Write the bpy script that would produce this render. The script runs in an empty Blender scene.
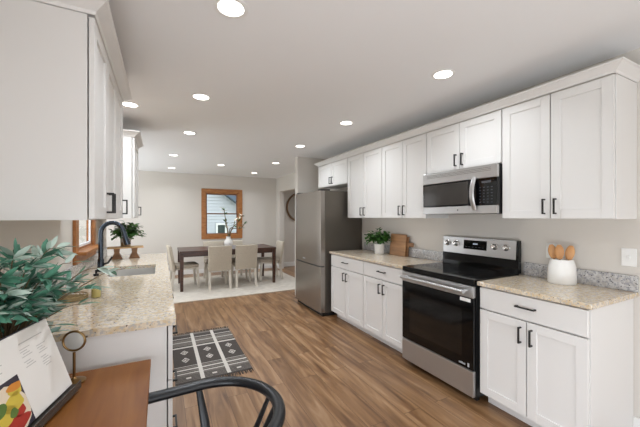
import bpy, bmesh, math, random
from mathutils import Vector, Matrix
random.seed(7)
PI = math.pi
SC = bpy.context.scene
COL = SC.collection

# ------------------------------------------------------------ camera, world, exposure
CAM_H = 1.385
FPX = 310.0
cam = bpy.data.cameras.new('camera')
cam.sensor_fit = 'HORIZONTAL'; cam.sensor_width = 36.0
cam.lens = 36.0 * FPX / 640.0
cam.shift_y = 3.5 / 640.0
cam.clip_start = 0.05; cam.clip_end = 200
camo = bpy.data.objects.new('camera', cam); COL.objects.link(camo)
camo.location = (0, 0, CAM_H)
camo.rotation_euler = (PI / 2, 0, -math.atan(159 / FPX))
SC.camera = camo

SKY_STRENGTH = 2.2
LAMP_W = 4.8
EXPOSURE = 0.07
FILL_LEFT_W = 36      # unseen fill lamp added at the left to brighten the base cabinet fronts
FILL_BACK_W = 20      # unseen fill lamp added at the open rear end of the room
FILL_SIDE_W = 76      # fill lamp added by the patio opening, tilted up to lift the ceiling
FILL_UP_W = 29        # added fill panel behind the camera, facing up to brighten the ceiling
world = bpy.data.worlds.new('world'); SC.world = world
world.use_nodes = True
wn = world.node_tree.nodes; wl = world.node_tree.links
wbg = wn['Background']
wg = wn.new('ShaderNodeTexCoord'); wsep = wn.new('ShaderNodeSeparateXYZ'); wr = wn.new('ShaderNodeValToRGB')
wl.new(wg.outputs['Generated'], wsep.inputs[0]); 
wm = wn.new('ShaderNodeMath'); wm.operation = 'MULTIPLY_ADD'; wm.inputs[1].default_value = 0.5; wm.inputs[2].default_value = 0.5
wl.new(wsep.outputs['Z'], wm.inputs[0]); wl.new(wm.outputs[0], wr.inputs[0])
wr.color_ramp.elements[0].position = 0.45; wr.color_ramp.elements[0].color = (0.78, 0.75, 0.71, 1)
wr.color_ramp.elements[1].position = 0.75; wr.color_ramp.elements[1].color = (0.80, 0.90, 1.0, 1)
e = wr.color_ramp.elements.new(0.53); e.color = (0.93, 0.96, 1.0, 1)
wl.new(wr.outputs[0], wbg.inputs['Color']); wbg.inputs['Strength'].default_value = SKY_STRENGTH

SC.view_settings.view_transform = 'Standard'
SC.view_settings.look = 'None'
SC.view_settings.gamma = 1.0
SC.view_settings.use_curve_mapping = False
SC.view_settings.exposure = EXPOSURE

def fill_light(name, loc, rot, sx, sy, w):
    L = bpy.data.lights.new(name, 'AREA'); L.shape = 'RECTANGLE'; L.size = sx; L.size_y = sy; L.energy = w; L.color = (.91, .98, 1.07)
    o = bpy.data.objects.new(name, L); COL.objects.link(o); o.location = loc; o.rotation_euler = rot
fill_light('fill_back', (1.0, -5.6, 1.2), (PI / 2 + .12, 0, 0), 3.0, 2.0, FILL_BACK_W)
fill_light('fill_left', (-.68, -.46, .58), (PI / 2 - .15, 0, -PI / 2 + .12), 1.8, .9, FILL_LEFT_W)
fill_light('fill_side', (-2.5, 6.4, .7), (PI / 2 + 1.2, 0, -PI / 2), 2.3, 1.6, FILL_SIDE_W)
fill_light('fill_up', (.6, -1.3, .4), (PI - .55, 0, 0), 2.2, 2.4, FILL_UP_W)

# ------------------------------------------------------------ materials
def s2l(c):
    return tuple(((v / 255) / 12.92 if v / 255 <= 0.04045 else ((v / 255 + 0.055) / 1.055) ** 2.4) for v in c)

def mat(name, rgb, rough=0.5, metal=0.0, spec=None, noise=0.0, nscale=20.0, bump=0.0, stretch=None, coat=0.0, emit=0.0, emit_rgb=None):
    m = bpy.data.materials.new(name); m.use_nodes = True
    n = m.node_tree.nodes; l = m.node_tree.links
    b = n['Principled BSDF']
    col = s2l(rgb)
    b.inputs['Base Color'].default_value = (*col, 1)
    b.inputs['Roughness'].default_value = rough
    b.inputs['Metallic'].default_value = metal
    if spec is not None: b.inputs['Specular IOR Level'].default_value = spec
    if coat: b.inputs['Coat Weight'].default_value = coat; b.inputs['Coat Roughness'].default_value = 0.05
    if emit:
        b.inputs['Emission Color'].default_value = (*s2l(emit_rgb or rgb), 1); b.inputs['Emission Strength'].default_value = emit
    if noise or bump:
        tc = n.new('ShaderNodeTexCoord'); mp = n.new('ShaderNodeMapping'); no = n.new('ShaderNodeTexNoise')
        l.new(tc.outputs['Object'], mp.inputs[0]); l.new(mp.outputs[0], no.inputs['Vector'])
        if stretch: mp.inputs['Scale'].default_value = stretch
        no.inputs['Scale'].default_value = nscale; no.inputs['Detail'].default_value = 5
        if noise:
            rp = n.new('ShaderNodeValToRGB'); l.new(no.outputs['Fac'], rp.inputs[0])
            rp.color_ramp.elements[0].position = 0.3; rp.color_ramp.elements[1].position = 0.7
            rp.color_ramp.elements[0].color = (*[c * (1 - noise) for c in col], 1)
            rp.color_ramp.elements[1].color = (*[min(1, c * (1 + noise)) for c in col], 1)
            l.new(rp.outputs[0], b.inputs['Base Color'])
        if bump:
            bp = n.new('ShaderNodeBump'); bp.inputs['Strength'].default_value = bump; bp.inputs['Distance'].default_value = 0.004
            l.new(no.outputs['Fac'], bp.inputs['Height']); l.new(bp.outputs[0], b.inputs['Normal'])
    return m

def granite(name, base, tan, grey, dark, dark_amt=0.5):
    m = bpy.data.materials.new(name); m.use_nodes = True
    n = m.node_tree.nodes; l = m.node_tree.links; b = n['Principled BSDF']
    tc = n.new('ShaderNodeTexCoord')
    def noise(sc, det=3):
        x = n.new('ShaderNodeTexNoise'); x.inputs['Scale'].default_value = sc; x.inputs['Detail'].default_value = det
        l.new(tc.outputs['Object'], x.inputs['Vector']); return x.outputs['Fac']
    def ramp(src, a, bpos):
        r = n.new('ShaderNodeValToRGB'); l.new(src, r.inputs[0])
        r.color_ramp.elements[0].position = a; r.color_ramp.elements[1].position = bpos
        return r.outputs[0]
    def mix(f, c1, c2):
        x = n.new('ShaderNodeMix'); x.data_type = 'RGBA'
        l.new(f, x.inputs[0])
        if isinstance(c1, tuple): x.inputs[6].default_value = (*s2l(c1), 1)
        else: l.new(c1, x.inputs[6])
        x.inputs[7].default_value = (*s2l(c2), 1)
        return x.outputs[2]
    c = mix(ramp(noise(34, 4), 0.40, 0.62), base, tan)
    c = mix(ramp(noise(70, 3), 0.51, 0.60), c, grey)
    c = mix(ramp(noise(85, 2), 0.70 - 0.08 * dark_amt, 0.74 - 0.08 * dark_amt), c, dark)
    l.new(c, b.inputs['Base Color'])
    b.inputs['Roughness'].default_value = 0.09
    return m

def floor_mat():
    m = bpy.data.materials.new('brown_plank_floor'); m.use_nodes = True
    n = m.node_tree.nodes; l = m.node_tree.links; b = n['Principled BSDF']
    tc = n.new('ShaderNodeTexCoord'); mp = n.new('ShaderNodeMapping')
    mp.inputs['Rotation'].default_value = (0, 0, PI / 2)
    l.new(tc.outputs['Object'], mp.inputs[0])
    br = n.new('ShaderNodeTexBrick'); l.new(mp.outputs[0], br.inputs['Vector'])
    br.inputs['Scale'].default_value = 1.0; br.inputs['Brick Width'].default_value = 1.22; br.inputs['Row Height'].default_value = 0.152
    br.inputs['Mortar Size'].default_value = 0.0012; br.offset = 0.37
    br.inputs['Color1'].default_value = (0, 0, 0, 1); br.inputs['Color2'].default_value = (1, 1, 1, 1); br.inputs['Mortar'].default_value = (0.5, 0.5, 0.5, 1)
    # grain: noise stretched along the plank, shifted per plank
    mp2 = n.new('ShaderNodeMapping'); mp2.inputs['Scale'].default_value = (9, 0.9, 1); l.new(tc.outputs['Object'], mp2.inputs[0])
    ad = n.new('ShaderNodeVectorMath'); ad.operation = 'MULTIPLY_ADD'; ad.inputs[1].default_value = (7, 7, 7)
    l.new(br.outputs['Color'], ad.inputs[0]); l.new(mp2.outputs[0], ad.inputs[2])
    no = n.new('ShaderNodeTexNoise'); no.inputs['Scale'].default_value = 1.6; no.inputs['Detail'].default_value = 7; no.inputs['Distortion'].default_value = 0.8
    l.new(ad.outputs[0], no.inputs['Vector'])
    rp = n.new('ShaderNodeValToRGB'); l.new(no.outputs['Fac'], rp.inputs[0])
    els = rp.color_ramp.elements
    els[0].position = 0.27; els[0].color = (*s2l((98, 67, 42)), 1)
    els[1].position = 0.74; els[1].color = (*s2l((182, 147, 112)), 1)
    x = els.new(0.42); x.color = (*s2l((132, 96, 63)), 1)
    x = els.new(0.56); x.color = (*s2l((155, 118, 82)), 1)
    mx = n.new('ShaderNodeMix'); mx.data_type = 'RGBA'; mx.blend_type = 'MULTIPLY'; mx.inputs[0].default_value = 0.4
    l.new(rp.outputs[0], mx.inputs[6])
    r2 = n.new('ShaderNodeValToRGB'); l.new(br.outputs['Color'], r2.inputs[0])
    r2.color_ramp.elements[0].color = (0.55, 0.53, 0.52, 1); r2.color_ramp.elements[1].color = (1.0, 1.0, 1.0, 1)
    l.new(r2.outputs[0], mx.inputs[7])
    mo = n.new('ShaderNodeMix'); mo.data_type = 'RGBA'; l.new(br.outputs['Fac'], mo.inputs[0]); l.new(mx.outputs[2], mo.inputs[6]); mo.inputs[7].default_value = (*s2l((70, 48, 32)), 1)
    l.new(mo.outputs[2], b.inputs['Base Color'])
    b.inputs['Roughness'].default_value = 0.33
    bp = n.new('ShaderNodeBump'); bp.inputs['Strength'].default_value = 0.12; bp.inputs['Distance'].default_value = 0.002
    l.new(no.outputs['Fac'], bp.inputs['Height']); l.new(bp.outputs[0], b.inputs['Normal'])
    return m

def wood(name, c1, c2, scale=(3, 30, 30), rough=0.4):
    m = bpy.data.materials.new(name); m.use_nodes = True
    n = m.node_tree.nodes; l = m.node_tree.links; b = n['Principled BSDF']
    tc = n.new('ShaderNodeTexCoord'); mp = n.new('ShaderNodeMapping'); mp.inputs['Scale'].default_value = scale
    no = n.new('ShaderNodeTexNoise'); no.inputs['Scale'].default_value = 1.0; no.inputs['Detail'].default_value = 6; no.inputs['Distortion'].default_value = 0.6
    l.new(tc.outputs['Object'], mp.inputs[0]); l.new(mp.outputs[0], no.inputs['Vector'])
    rp = n.new('ShaderNodeValToRGB'); l.new(no.outputs['Fac'], rp.inputs[0])
    rp.color_ramp.elements[0].position = 0.32; rp.color_ramp.elements[0].color = (*s2l(c1), 1)
    rp.color_ramp.elements[1].position = 0.68; rp.color_ramp.elements[1].color = (*s2l(c2), 1)
    l.new(rp.outputs[0], b.inputs['Base Color']); b.inputs['Roughness'].default_value = rough
    return m

def steel(name, rgb, rough, stretch):
    m = mat(name, rgb, rough, .82)
    n = m.node_tree.nodes; l = m.node_tree.links; b = n['Principled BSDF']
    tc = n.new('ShaderNodeTexCoord'); mp = n.new('ShaderNodeMapping'); mp.inputs['Scale'].default_value = stretch
    no = n.new('ShaderNodeTexNoise'); no.inputs['Scale'].default_value = 1; no.inputs['Detail'].default_value = 3
    l.new(tc.outputs['Object'], mp.inputs[0]); l.new(mp.outputs[0], no.inputs['Vector'])
    bp = n.new('ShaderNodeBump'); bp.inputs['Strength'].default_value = 0.06; bp.inputs['Distance'].default_value = 0.001
    l.new(no.outputs['Fac'], bp.inputs['Height']); l.new(bp.outputs[0], b.inputs['Normal'])
    return m

def clear_glass(name, tint=(1, 1, 1), refl=0.08):
    m = bpy.data.materials.new(name); m.use_nodes = True
    n = m.node_tree.nodes; l = m.node_tree.links
    for x in list(n):
        if x.type != 'OUTPUT_MATERIAL': n.remove(x)
    out = [x for x in n if x.type == 'OUTPUT_MATERIAL'][0]
    t = n.new('ShaderNodeBsdfTransparent'); t.inputs[0].default_value = (*tint, 1)
    g = n.new('ShaderNodeBsdfGlossy'); g.inputs['Roughness'].default_value = 0.02
    fr = n.new('ShaderNodeFresnel'); fr.inputs[0].default_value = 1.18
    mx = n.new('ShaderNodeMixShader'); ge = n.new('ShaderNodeNewGeometry'); iv = n.new('ShaderNodeMath'); iv.operation = 'SUBTRACT'; iv.inputs[0].default_value = 1.0
    l.new(ge.outputs['Backfacing'], iv.inputs[1]); mu = n.new('ShaderNodeMath'); mu.operation = 'MULTIPLY'
    l.new(fr.outputs[0], mu.inputs[0]); l.new(iv.outputs[0], mu.inputs[1]); l.new(mu.outputs[0], mx.inputs[0]); l.new(t.outputs[0], mx.inputs[1]); l.new(g.outputs[0], mx.inputs[2])
    l.new(mx.outputs[0], out.inputs[0])
    return m

def siding_mat():
    m = bpy.data.materials.new('grey_lap_siding'); m.use_nodes = True
    n = m.node_tree.nodes; l = m.node_tree.links; b = n['Principled BSDF']
    b.inputs['Base Color'].default_value = (*s2l((202, 205, 209)), 1); b.inputs['Roughness'].default_value = 0.6
    return m

M = {
 'cab': mat('white_cabinet_paint', (229, 227, 224), 0.38),
 'wall': mat('warm_white_wall_paint', (214, 208, 200), 0.75, bump=0.02, nscale=120),
 'ceil': mat('white_ceiling_paint', (242, 242, 242), 0.8),
 'trim': mat('white_trim_paint', (238, 237, 234), 0.45),
 'black': mat('matte_black_metal', (38, 36, 35), 0.4, 0.3),
 'floor': floor_mat(),
 'granite': granite('cream_granite', (224, 212, 192), (210, 187, 150), (190, 184, 178), (96, 82, 74), 0.7),
 'splash': granite('granite_greyed_by_light', (206, 205, 204), (186, 182, 178), (160, 160, 164), (72, 68, 72), 0.75),  # same stone as the counters, with the greyer light put into its colour
 'oak': wood('orange_oak', (150, 92, 44), (184, 124, 68), (6, 6, 30), 0.35),
 'walnut': wood('dark_walnut', (54, 32, 24), (86, 54, 40), (3, 30, 30), 0.32),
 'desk': wood('warm_brown_wood', (122, 70, 22), (148, 93, 36), (18, 2.0, 18), 0.5),
 'board': wood('maple_board', (150, 108, 72), (186, 142, 100), (3, 3, 30), 0.5),
 'board_dark': wood('brown_board', (122, 86, 56), (154, 114, 78), (3, 3, 30), 0.5),
 'riser': wood('natural_pine', (196, 152, 104), (224, 186, 138), (4, 20, 20), 0.55),
 'spoon': wood('beech', (186, 130, 78), (212, 160, 106), (20, 20, 4), 0.5),
 'steel': steel('brushed_steel', (188, 187, 186), 0.30, (2, 2, 160)),
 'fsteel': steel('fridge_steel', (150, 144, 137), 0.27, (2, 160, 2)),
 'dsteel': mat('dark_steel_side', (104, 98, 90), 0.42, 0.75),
 'chrome': mat('chrome', (205, 203, 200), 0.15, 1.0),
 'bglass': mat('black_glass', (8, 8, 9), 0.07, spec=.32),
 'mwglass': mat('smoked_glass', (58, 54, 50), 0.12, 0.3),
 'bplastic': mat('black_plastic', (22, 22, 23), 0.35),
 'burner': mat('burner_ring_print', (58, 58, 60), 0.18),
 'grey': mat('grey_print', (176, 178, 182), 0.5),
 'dgrey': mat('dark_grey_print', (74, 75, 80), 0.3),
 'display': mat('blue_white_display', (190, 205, 230), 0.4, emit=0.35, emit_rgb=(210, 220, 232)),
 'white': mat('white_ceramic', (240, 238, 234), 0.35),
 'plate': mat('white_plastic', (240, 239, 236), 0.4),
 'leaf': mat('green_leaf', (60, 98, 44), 0.45, noise=0.45, nscale=18),
 'leaf2': mat('bright_green_leaf', (72, 122, 46), 0.42, noise=0.4, nscale=20),
 'olive': mat('olive_leaf_green', (78, 130, 108), 0.4, noise=0.5, nscale=14),
 'olive_pale': mat('olive_leaf_silver', (176, 194, 182), 0.45, noise=0.25, nscale=16),
 'stem': mat('brown_stem', (118, 98, 70), 0.7),
 'beige': mat('beige_upholstery', (192, 181, 164), 0.85, noise=0.08, nscale=60, bump=0.1),
 'beigeleg': mat('beige_painted_leg', (208, 200, 187), 0.55),
 'seat': mat('taupe_seat_fabric', (182, 170, 154), 0.85, noise=0.08, nscale=60),
 'rug': mat('cream_rug_pile', (208, 200, 188), 0.95, noise=0.14, nscale=9, bump=0.6, stretch=(1, 4, 1)),
 'rug_d': mat('charcoal_yarn', (74, 68, 64), 0.95, noise=0.2, nscale=120),
 'rug_m': mat('grey_yarn', (122, 115, 108), 0.95, noise=0.2, nscale=120),
 'rug_w': mat('ivory_yarn', (206, 200, 192), 0.95, noise=0.1, nscale=120),
 'gunmetal': mat('gunmetal', (74, 82, 92), 0.16, 0.9),
 'brass': mat('aged_brass', (150, 122, 82), 0.3, 1.0),
 'paper': mat('white_paper', (238, 234, 228), 0.7),
 'ink': mat('grey_ink', (196, 192, 187), 0.8),
 'chairblk': mat('satin_black_paint', (15, 18, 23), 0.34),
 'glass': clear_glass('window_glass'),
 'bottle': clear_glass('bottle_glass', (0.86, 0.88, 0.87)),
 'soap': mat('yellow_soap', (228, 206, 132), 0.2),
 'lens': mat('glass_lens', (200, 198, 192), 0.1, 0.2),
 'lamp': mat('lit_diffuser', (255, 253, 248), 0.5, emit=6.0, emit_rgb=(255, 250, 242)),
 'lampring': mat('white_lamp_ring', (240, 239, 236), 0.5),
 'siding': siding_mat(),
 'roof': mat('slate_blue_roof', (92, 104, 120), 0.8, noise=0.15, nscale=30),
 'darkpane': mat('dark_window_pane', (60, 72, 70), 0.12),
 'grass': mat('grass', (112, 132, 84), 0.95, noise=0.3, nscale=3),
 'mirror': mat('mirror', (225, 225, 224), 0.05, 1.0),
 'rattan': mat('brown_rattan', (120, 92, 66), 0.7, noise=0.3, nscale=70),
 'seagrass': mat('seagrass', (160, 138, 98), 0.85, noise=0.3, nscale=90),
 'f_dark': mat('print_dark', (56, 50, 62), 0.6), 'f_red': mat('print_red', (176, 50, 36), 0.6), 'f_yel': mat('print_yellow', (214, 190, 72), 0.6),
 'f_grn': mat('print_green', (92, 120, 52), 0.6), 'f_wht': mat('print_tortilla', (232, 216, 192), 0.6), 'f_org': mat('print_orange', (216, 140, 52), 0.6),
}

# ------------------------------------------------------------ mesh helpers
def bx(bm, x0, x1, y0, y1, z0, z1, bev=0.0, mi=0, mtx=None):
    r = bmesh.ops.create_cube(bm, size=1.0)
    vs = r['verts']
    for v in vs:
        v.co = Vector((x0 + (v.co.x + .5) * (x1 - x0), y0 + (v.co.y + .5) * (y1 - y0), z0 + (v.co.z + .5) * (z1 - z0)))
    fs = set(f for v in vs for f in v.link_faces)
    if bev:
        es = list(set(e for v in vs for e in v.link_edges))
        rr = bmesh.ops.bevel(bm, geom=es, offset=bev, segments=2, affect='EDGES', profile=0.5)
        fs = set(rr['faces']) | set(f for v in rr['verts'] for f in v.link_faces)
        vs = list(set(v for f in fs for v in f.verts))
    for f in fs: f.material_index = mi
    if mtx is not None:
        for v in vs: v.co = mtx @ v.co
    return vs

def prism(bm, pts, z0, z1, mtx=None, mi=0):
    a = [bm.verts.new((p[0], p[1], z0)) for p in pts]; b = [bm.verts.new((p[0], p[1], z1)) for p in pts]
    n = len(pts); fs = []
    fs.append(bm.faces.new(list(reversed(a)))); fs.append(bm.faces.new(b))
    for i in range(n): fs.append(bm.faces.new((a[i], a[(i + 1) % n], b[(i + 1) % n], b[i])))
    for f in fs: f.material_index = mi
    if mtx is not None:
        for v in a + b: v.co = mtx @ v.co
    return a + b

def lathe(bm, prof, seg=32, c=(0, 0, 0), mtx=None):
    rings = []
    for r, z in prof:
        if r < 1e-6: ring = [bm.verts.new((c[0], c[1], c[2] + z))]
        else: ring = [bm.verts.new((c[0] + r * math.cos(2 * PI * i / seg), c[1] + r * math.sin(2 * PI * i / seg), c[2] + z)) for i in range(seg)]
        rings.append(ring)
    for A, B in zip(rings, rings[1:]):
        for i in range(seg):
            j = (i + 1) % seg
            if len(A) == 1 and len(B) == 1: continue
            if len(A) == 1: bm.faces.new((A[0], B[j], B[i]))
            elif len(B) == 1: bm.faces.new((A[i], A[j], B[0]))
            else: bm.faces.new((A[i], A[j], B[j], B[i]))
    if mtx is not None:
        for R in rings:
            for v in R: v.co = mtx @ v.co

def tube(bm, pts, rad, seg=12, flat=1.0, closed=False, up=None):
    pts = [Vector(p) for p in pts]; n = len(pts)
    rads = rad if isinstance(rad, (list, tuple)) else [rad] * n
    rings = []; nrm = None
    for i, p in enumerate(pts):
        if closed: t = pts[(i + 1) % n] - pts[i - 1]
        else: t = pts[min(i + 1, n - 1)] - pts[max(i - 1, 0)]
        t.normalize()
        if nrm is None:
            u = Vector(up) if up else (Vector((0, 0, 1)) if abs(t.z) < 0.9 else Vector((1, 0, 0)))
            nrm = (u - t * u.dot(t)).normalized()
        else:
            if up:
                u = Vector(up); nrm = (u - t * u.dot(t)).normalized()
            else: nrm = (nrm - t * nrm.dot(t)).normalized()
        bi = t.cross(nrm)
        rings.append([bm.verts.new(p + (nrm * math.cos(2 * PI * k / seg) * flat + bi * math.sin(2 * PI * k / seg)) * rads[i]) for k in range(seg)])
    m = n if closed else n - 1
    for i in range(m):
        A, B = rings[i], rings[(i + 1) % n]
        for k in range(seg):
            j = (k + 1) % seg
            bm.faces.new((A[k], A[j], B[j], B[k]))
    if not closed:
        bm.faces.new(list(reversed(rings[0]))); bm.faces.new(rings[-1])

def smooth_pts(pts, n=8):
    pts = [Vector(p) for p in pts]; out = []
    P = [pts[0] * 2 - pts[1]] + pts + [pts[-1] * 2 - pts[-2]]
    for i in range(1, len(P) - 2):
        for k in range(n):
            t = k / n
            a, b, c, d = P[i - 1], P[i], P[i + 1], P[i + 2]
            out.append(0.5 * ((2 * b) + (c - a) * t + (2 * a - 5 * b + 4 * c - d) * t * t + (3 * b - a - 3 * c + d) * t ** 3))
    out.append(pts[-1]); return out

def obj(name, bm, m, parent=None, smooth=False):
    bmesh.ops.recalc_face_normals(bm, faces=bm.faces[:])
    me = bpy.data.meshes.new(name); bm.to_mesh(me); bm.free()
    for x in (m if isinstance(m, (list, tuple)) else [m]): me.materials.append(x)
    if smooth:
        for p in me.polygons: p.use_smooth = True
        if hasattr(me, 'set_sharp_from_angle'): me.set_sharp_from_angle(angle=math.radians(40))
    o = bpy.data.objects.new(name, me); COL.objects.link(o)
    if parent is not None: o.parent = parent
    return o

def tag(o, label, cat, group=None, kind=None):
    o['label'] = label; o['category'] = cat
    if group: o['group'] = group
    if kind: o['kind'] = kind
    return o

def thing(name, label, cat, loc=(0, 0, 0), rotz=0.0, group=None):
    o = bpy.data.objects.new(name, None); o.empty_display_size = 0.05; COL.objects.link(o)
    o.location = loc; o.rotation_euler = (0, 0, rotz)
    return tag(o, label, cat, group)

def struct(name, bm, m, parent=None, smooth=False):
    o = obj(name, bm, m, parent, smooth)
    if parent is None: o['kind'] = 'structure'
    return o

def BM(): return bmesh.new()
def one(*a, **k):
    b = BM(); bx(b, *a, **k); return b

def dup(root, loc=None, rotz=None, label=None, group=None):
    r = root.copy(); COL.objects.link(r)
    if loc is not None: r.location = loc
    if rotz is not None: r.rotation_euler = (0, 0, rotz)
    if label: r['label'] = label
    if group: r['group'] = group
    for ch in list(root.children):
        c = ch.copy(); COL.objects.link(c); c.parent = r
        for g in ch.children:
            d = g.copy(); COL.objects.link(d); d.parent = c
    return r

# ------------------------------------------------------------ room shell
XL, XR, YF, ZC, YB = -0.60, 2.66, 8.14, 2.44, -5.8
PLAN = [(XL - .04, YB), (5.2, YB), (5.2, YF + .12), (-2.7, YF + .12), (-2.7, 4.5), (XL - .04, 4.5)]
b = BM(); prism(b, PLAN, -0.06, 0); struct('floor', b, M['floor'])
b = BM(); prism(b, PLAN, ZC, ZC + .1); struct('ceiling', b, M['ceil'])

def wall_hole(name, axis, c0, c1, a0, a1, hole, m=M['wall']):
    # wall slab between c0..c1 on its normal axis, spanning a0..a1, with a rectangular hole (h0,h1,z0,z1)
    b = BM(); h0, h1, z0, z1 = hole
    for (p, q, r, s) in ((a0, h0, 0, ZC), (h1, a1, 0, ZC), (h0, h1, 0, z0), (h0, h1, z1, ZC)):
        if s - r < 1e-4: continue
        if axis == 'x': bx(b, c0, c1, p, q, r, s)
        else: bx(b, p, q, c0, c1, r, s)
    bmesh.ops.remove_doubles(b, verts=b.verts[:], dist=1e-5)
    return struct(name, b, m)
W2 = (3.06, 3.70, 1.115, 2.06)         # left window opening: y0,y1,z0,z1
W1 = (0.985, 1.79, 0.935, 1.99)        # far window opening: x0,x1,z0,z1
wall_hole('wall_left', 'x', XL - .04, XL, .90, 4.62, W2)
wall_hole('wall_left_rear', 'x', XL - .04, XL, YB, .90, (-1.40, .46, .08, 1.30))  # opening added to let the unseen left fill lamp shine in
struct('wall_return', one(-2.6, XL - .04, 4.50, 4.62, 0, ZC), M['wall'])
wall_hole('wall_patio', 'x', -2.7, -2.6, 4.5, YF, (5.25, 7.55, 0.0, 2.1))
wall_hole('wall_far', 'y', YF, YF + .12, -2.7, 5.2, W1)
struct('wall_right', one(XR, XR + .12, 0.0 + YB, 5.0, 0, ZC), M['wall'])
struct('wall_niche', one(2.125, 2.94, 5.0, 5.12, 0, ZC), M['wall'])
b = BM(); bx(b, 2.82, 2.94, 7.86, YF, 0, ZC); bx(b, 2.82, 2.94, 5.12, 7.86, 2.065, ZC)
struct('wall_dining', b, M['wall'])
struct('wall_hall', one(5.08, 5.2, 5.12, YF, 0, ZC), M['wall'])
struct('wall_hall_near', one(2.94, 5.08, 5.0, 5.12, 0, ZC), M['wall'])
def board(name, *a):
    struct(name, one(*a, bev=0.004), M['trim'])
board('baseboard_far', -2.6, 2.82, YF - .016, YF, 0.0, .10)
board('baseboard_hall', 2.94, 5.08, YF - .016, YF, 0.0, .13)
board('baseboard_right', XR - .016, XR, YB, .838, 0.0, .13)
board('baseboard_dining', 2.804, 2.82, 7.86, YF - .02, 0.0, .10)

# far window (double hung, orange oak frame)
def window(name, x0, x1, z0, z1, place, casing, mid, dep=.1, ys=(.035, .065), sth=.025):
    # local: x across, y out of room (wall inner face y=0), z up; root placed in the world by `place`
    root = bpy.data.objects.new(name, None); COL.objects.link(root); root.empty_display_size = .05
    root['kind'] = 'structure'; root.location, root.rotation_euler = place[0], (0, 0, place[1])
    b = BM(); c = casing
    bx(b, x0 - c, x0, -.022, 0, z0 - c, z1 + c, .004); bx(b, x1, x1 + c, -.022, 0, z0 - c, z1 + c, .004)
    bx(b, x0, x1, -.022, 0, z1, z1 + c, .004); bx(b, x0, x1, -.022, 0, z0 - c, z0, .004)
    obj('casing', b, M['oak'], root)
    b = BM(); t = .018
    bx(b, x0, x0 + t, 0, dep, z0, z1); bx(b, x1 - t, x1, 0, dep, z0, z1); bx(b, x0 + t, x1 - t, 0, dep, z1 - t, z1)
    bx(b, x0 + t, x1 - t, 0, dep, z0, z0 + t)
    obj('jamb', b, M['oak'], root)
    X0, X1, Z0, Z1 = x0 + t, x1 - t, z0 + t, z1 - t
    for nm, za, zb, y in (('lower_sash', Z0, mid + .015, ys[0]), ('upper_sash', mid - .015, Z1, ys[1])):
        b = BM(); s = .022
        bx(b, X0, X0 + s, y, y + sth, za, zb); bx(b, X1 - s, X1, y, y + sth, za, zb)
        bx(b, X0 + s, X1 - s, y, y + sth, za, za + s); bx(b, X0 + s, X1 - s, y, y + sth, zb - s, zb)
        so = obj(nm, b, M['sashm'], root)
        obj('pane', one(X0 + s, X1 - s, y + sth * .4, y + sth * .55, za + s, zb - s), M['glass'], so)
    return root
M['sashm'] = wood('sash_wood', (112, 70, 44), (140, 92, 60), (6, 6, 30), 0.4)
window('window_1', W1[0], W1[1], W1[2], W1[3], ((0, YF, 0), 0), .10, 1.465)
M['sashm'] = mat('white_vinyl_sash', (238, 240, 242), 0.4)
w2 = window('window_2', W2[0], W2[1], W2[2], W2[3], ((XL, 0, 0), PI / 2), .10, 1.60, .04, (.004, .021), .015)
obj('sill', one(W2[0] - .09, W2[1] + .09, -.085, -.0225, W2[2] - .03, W2[2] - .002, .004), M['oak'], w2)

# ------------------------------------------------------------ outside
b = BM(); bx(b, -14, 14, YF + .3, 40, -.62, -.6); bx(b, -14, -2.9, YB, YF + .3, -.62, -.6)
o = obj('lawn', b, M['grass']); o['kind'] = 'structure'
house = thing('neighbor_house', 'pale grey clapboard house seen through the oak framed window', 'house', (0, 13.9, -.6))
b = BM()
pk = lambda x: 4.6 - 0.74 * (x - .35) if x > .35 else 4.6 - .74 * (.35 - x)
z = 0.0
while z < 4.55:        # lap boards, each one tilted out at its foot, cut to the gable
    z1 = z + .135
    xr = 3.6 if z1 < 2.2 else .35 + (4.5 - z1) / .74
    xl = -3.4 if z1 < 2.2 else .35 - (4.5 - z1) / .74
    if xr - xl > .05:
        vs = [b.verts.new(p) for p in ((xl, .1 - .045, z), (xr, .1 - .045, z), (xr, .1, z1), (xl, .1, z1), (xl, .1, z), (xr, .1, z))]
        b.faces.new(vs[:4]); b.faces.new((vs[0], vs[4], vs[5], vs[1]))
    z = z1
prism(b, [(-3.4, 0), (3.6, 0), (3.6, 2.15), (.35, 4.55), (-2.9, 2.15), (-3.4, 2.15)], -6, -.1, Matrix(((1, 0, 0, 0), (0, 0, -1, 0), (0, 1, 0, 0), (0, 0, 0, 1))))
obj('siding', b, M['siding'], house)
b = BM()
for sx in (1, -1):
    prism(b, [(0.35, 4.50), (0.35, 4.84), (0.35 + sx * 3.9, 4.84 - .74 * 3.9), (.35 + sx * 3.9, 4.50 - .74 * 3.9)][::sx], -.35, 6.2, Matrix(((1, 0, 0, 0), (0, 0, 1, 0), (0, 1, 0, 0), (0, 0, 0, 1))))
obj('roof', b, M['roof'], house)
wf = BM()
wx0, wx1, wz0, wz1 = 2.18, 2.48, 1.10, 1.64
for a in ((wx0 - .07, wx0, wz0 - .08, wz1 + .08), (wx1, wx1 + .08, wz0 - .08, wz1 + .08), (wx0, wx1, wz0 - .08, wz0), (wx0, wx1, wz1, wz1 + .08)):
    bx(wf, a[0], a[1], .0, .1, a[2], a[3])
wfo = obj('window_frame', wf, M['trim'], house)
obj('window_pane', one(wx0, wx1, .03, .09, wz0, wz1), M['darkpane'], wfo)

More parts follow.
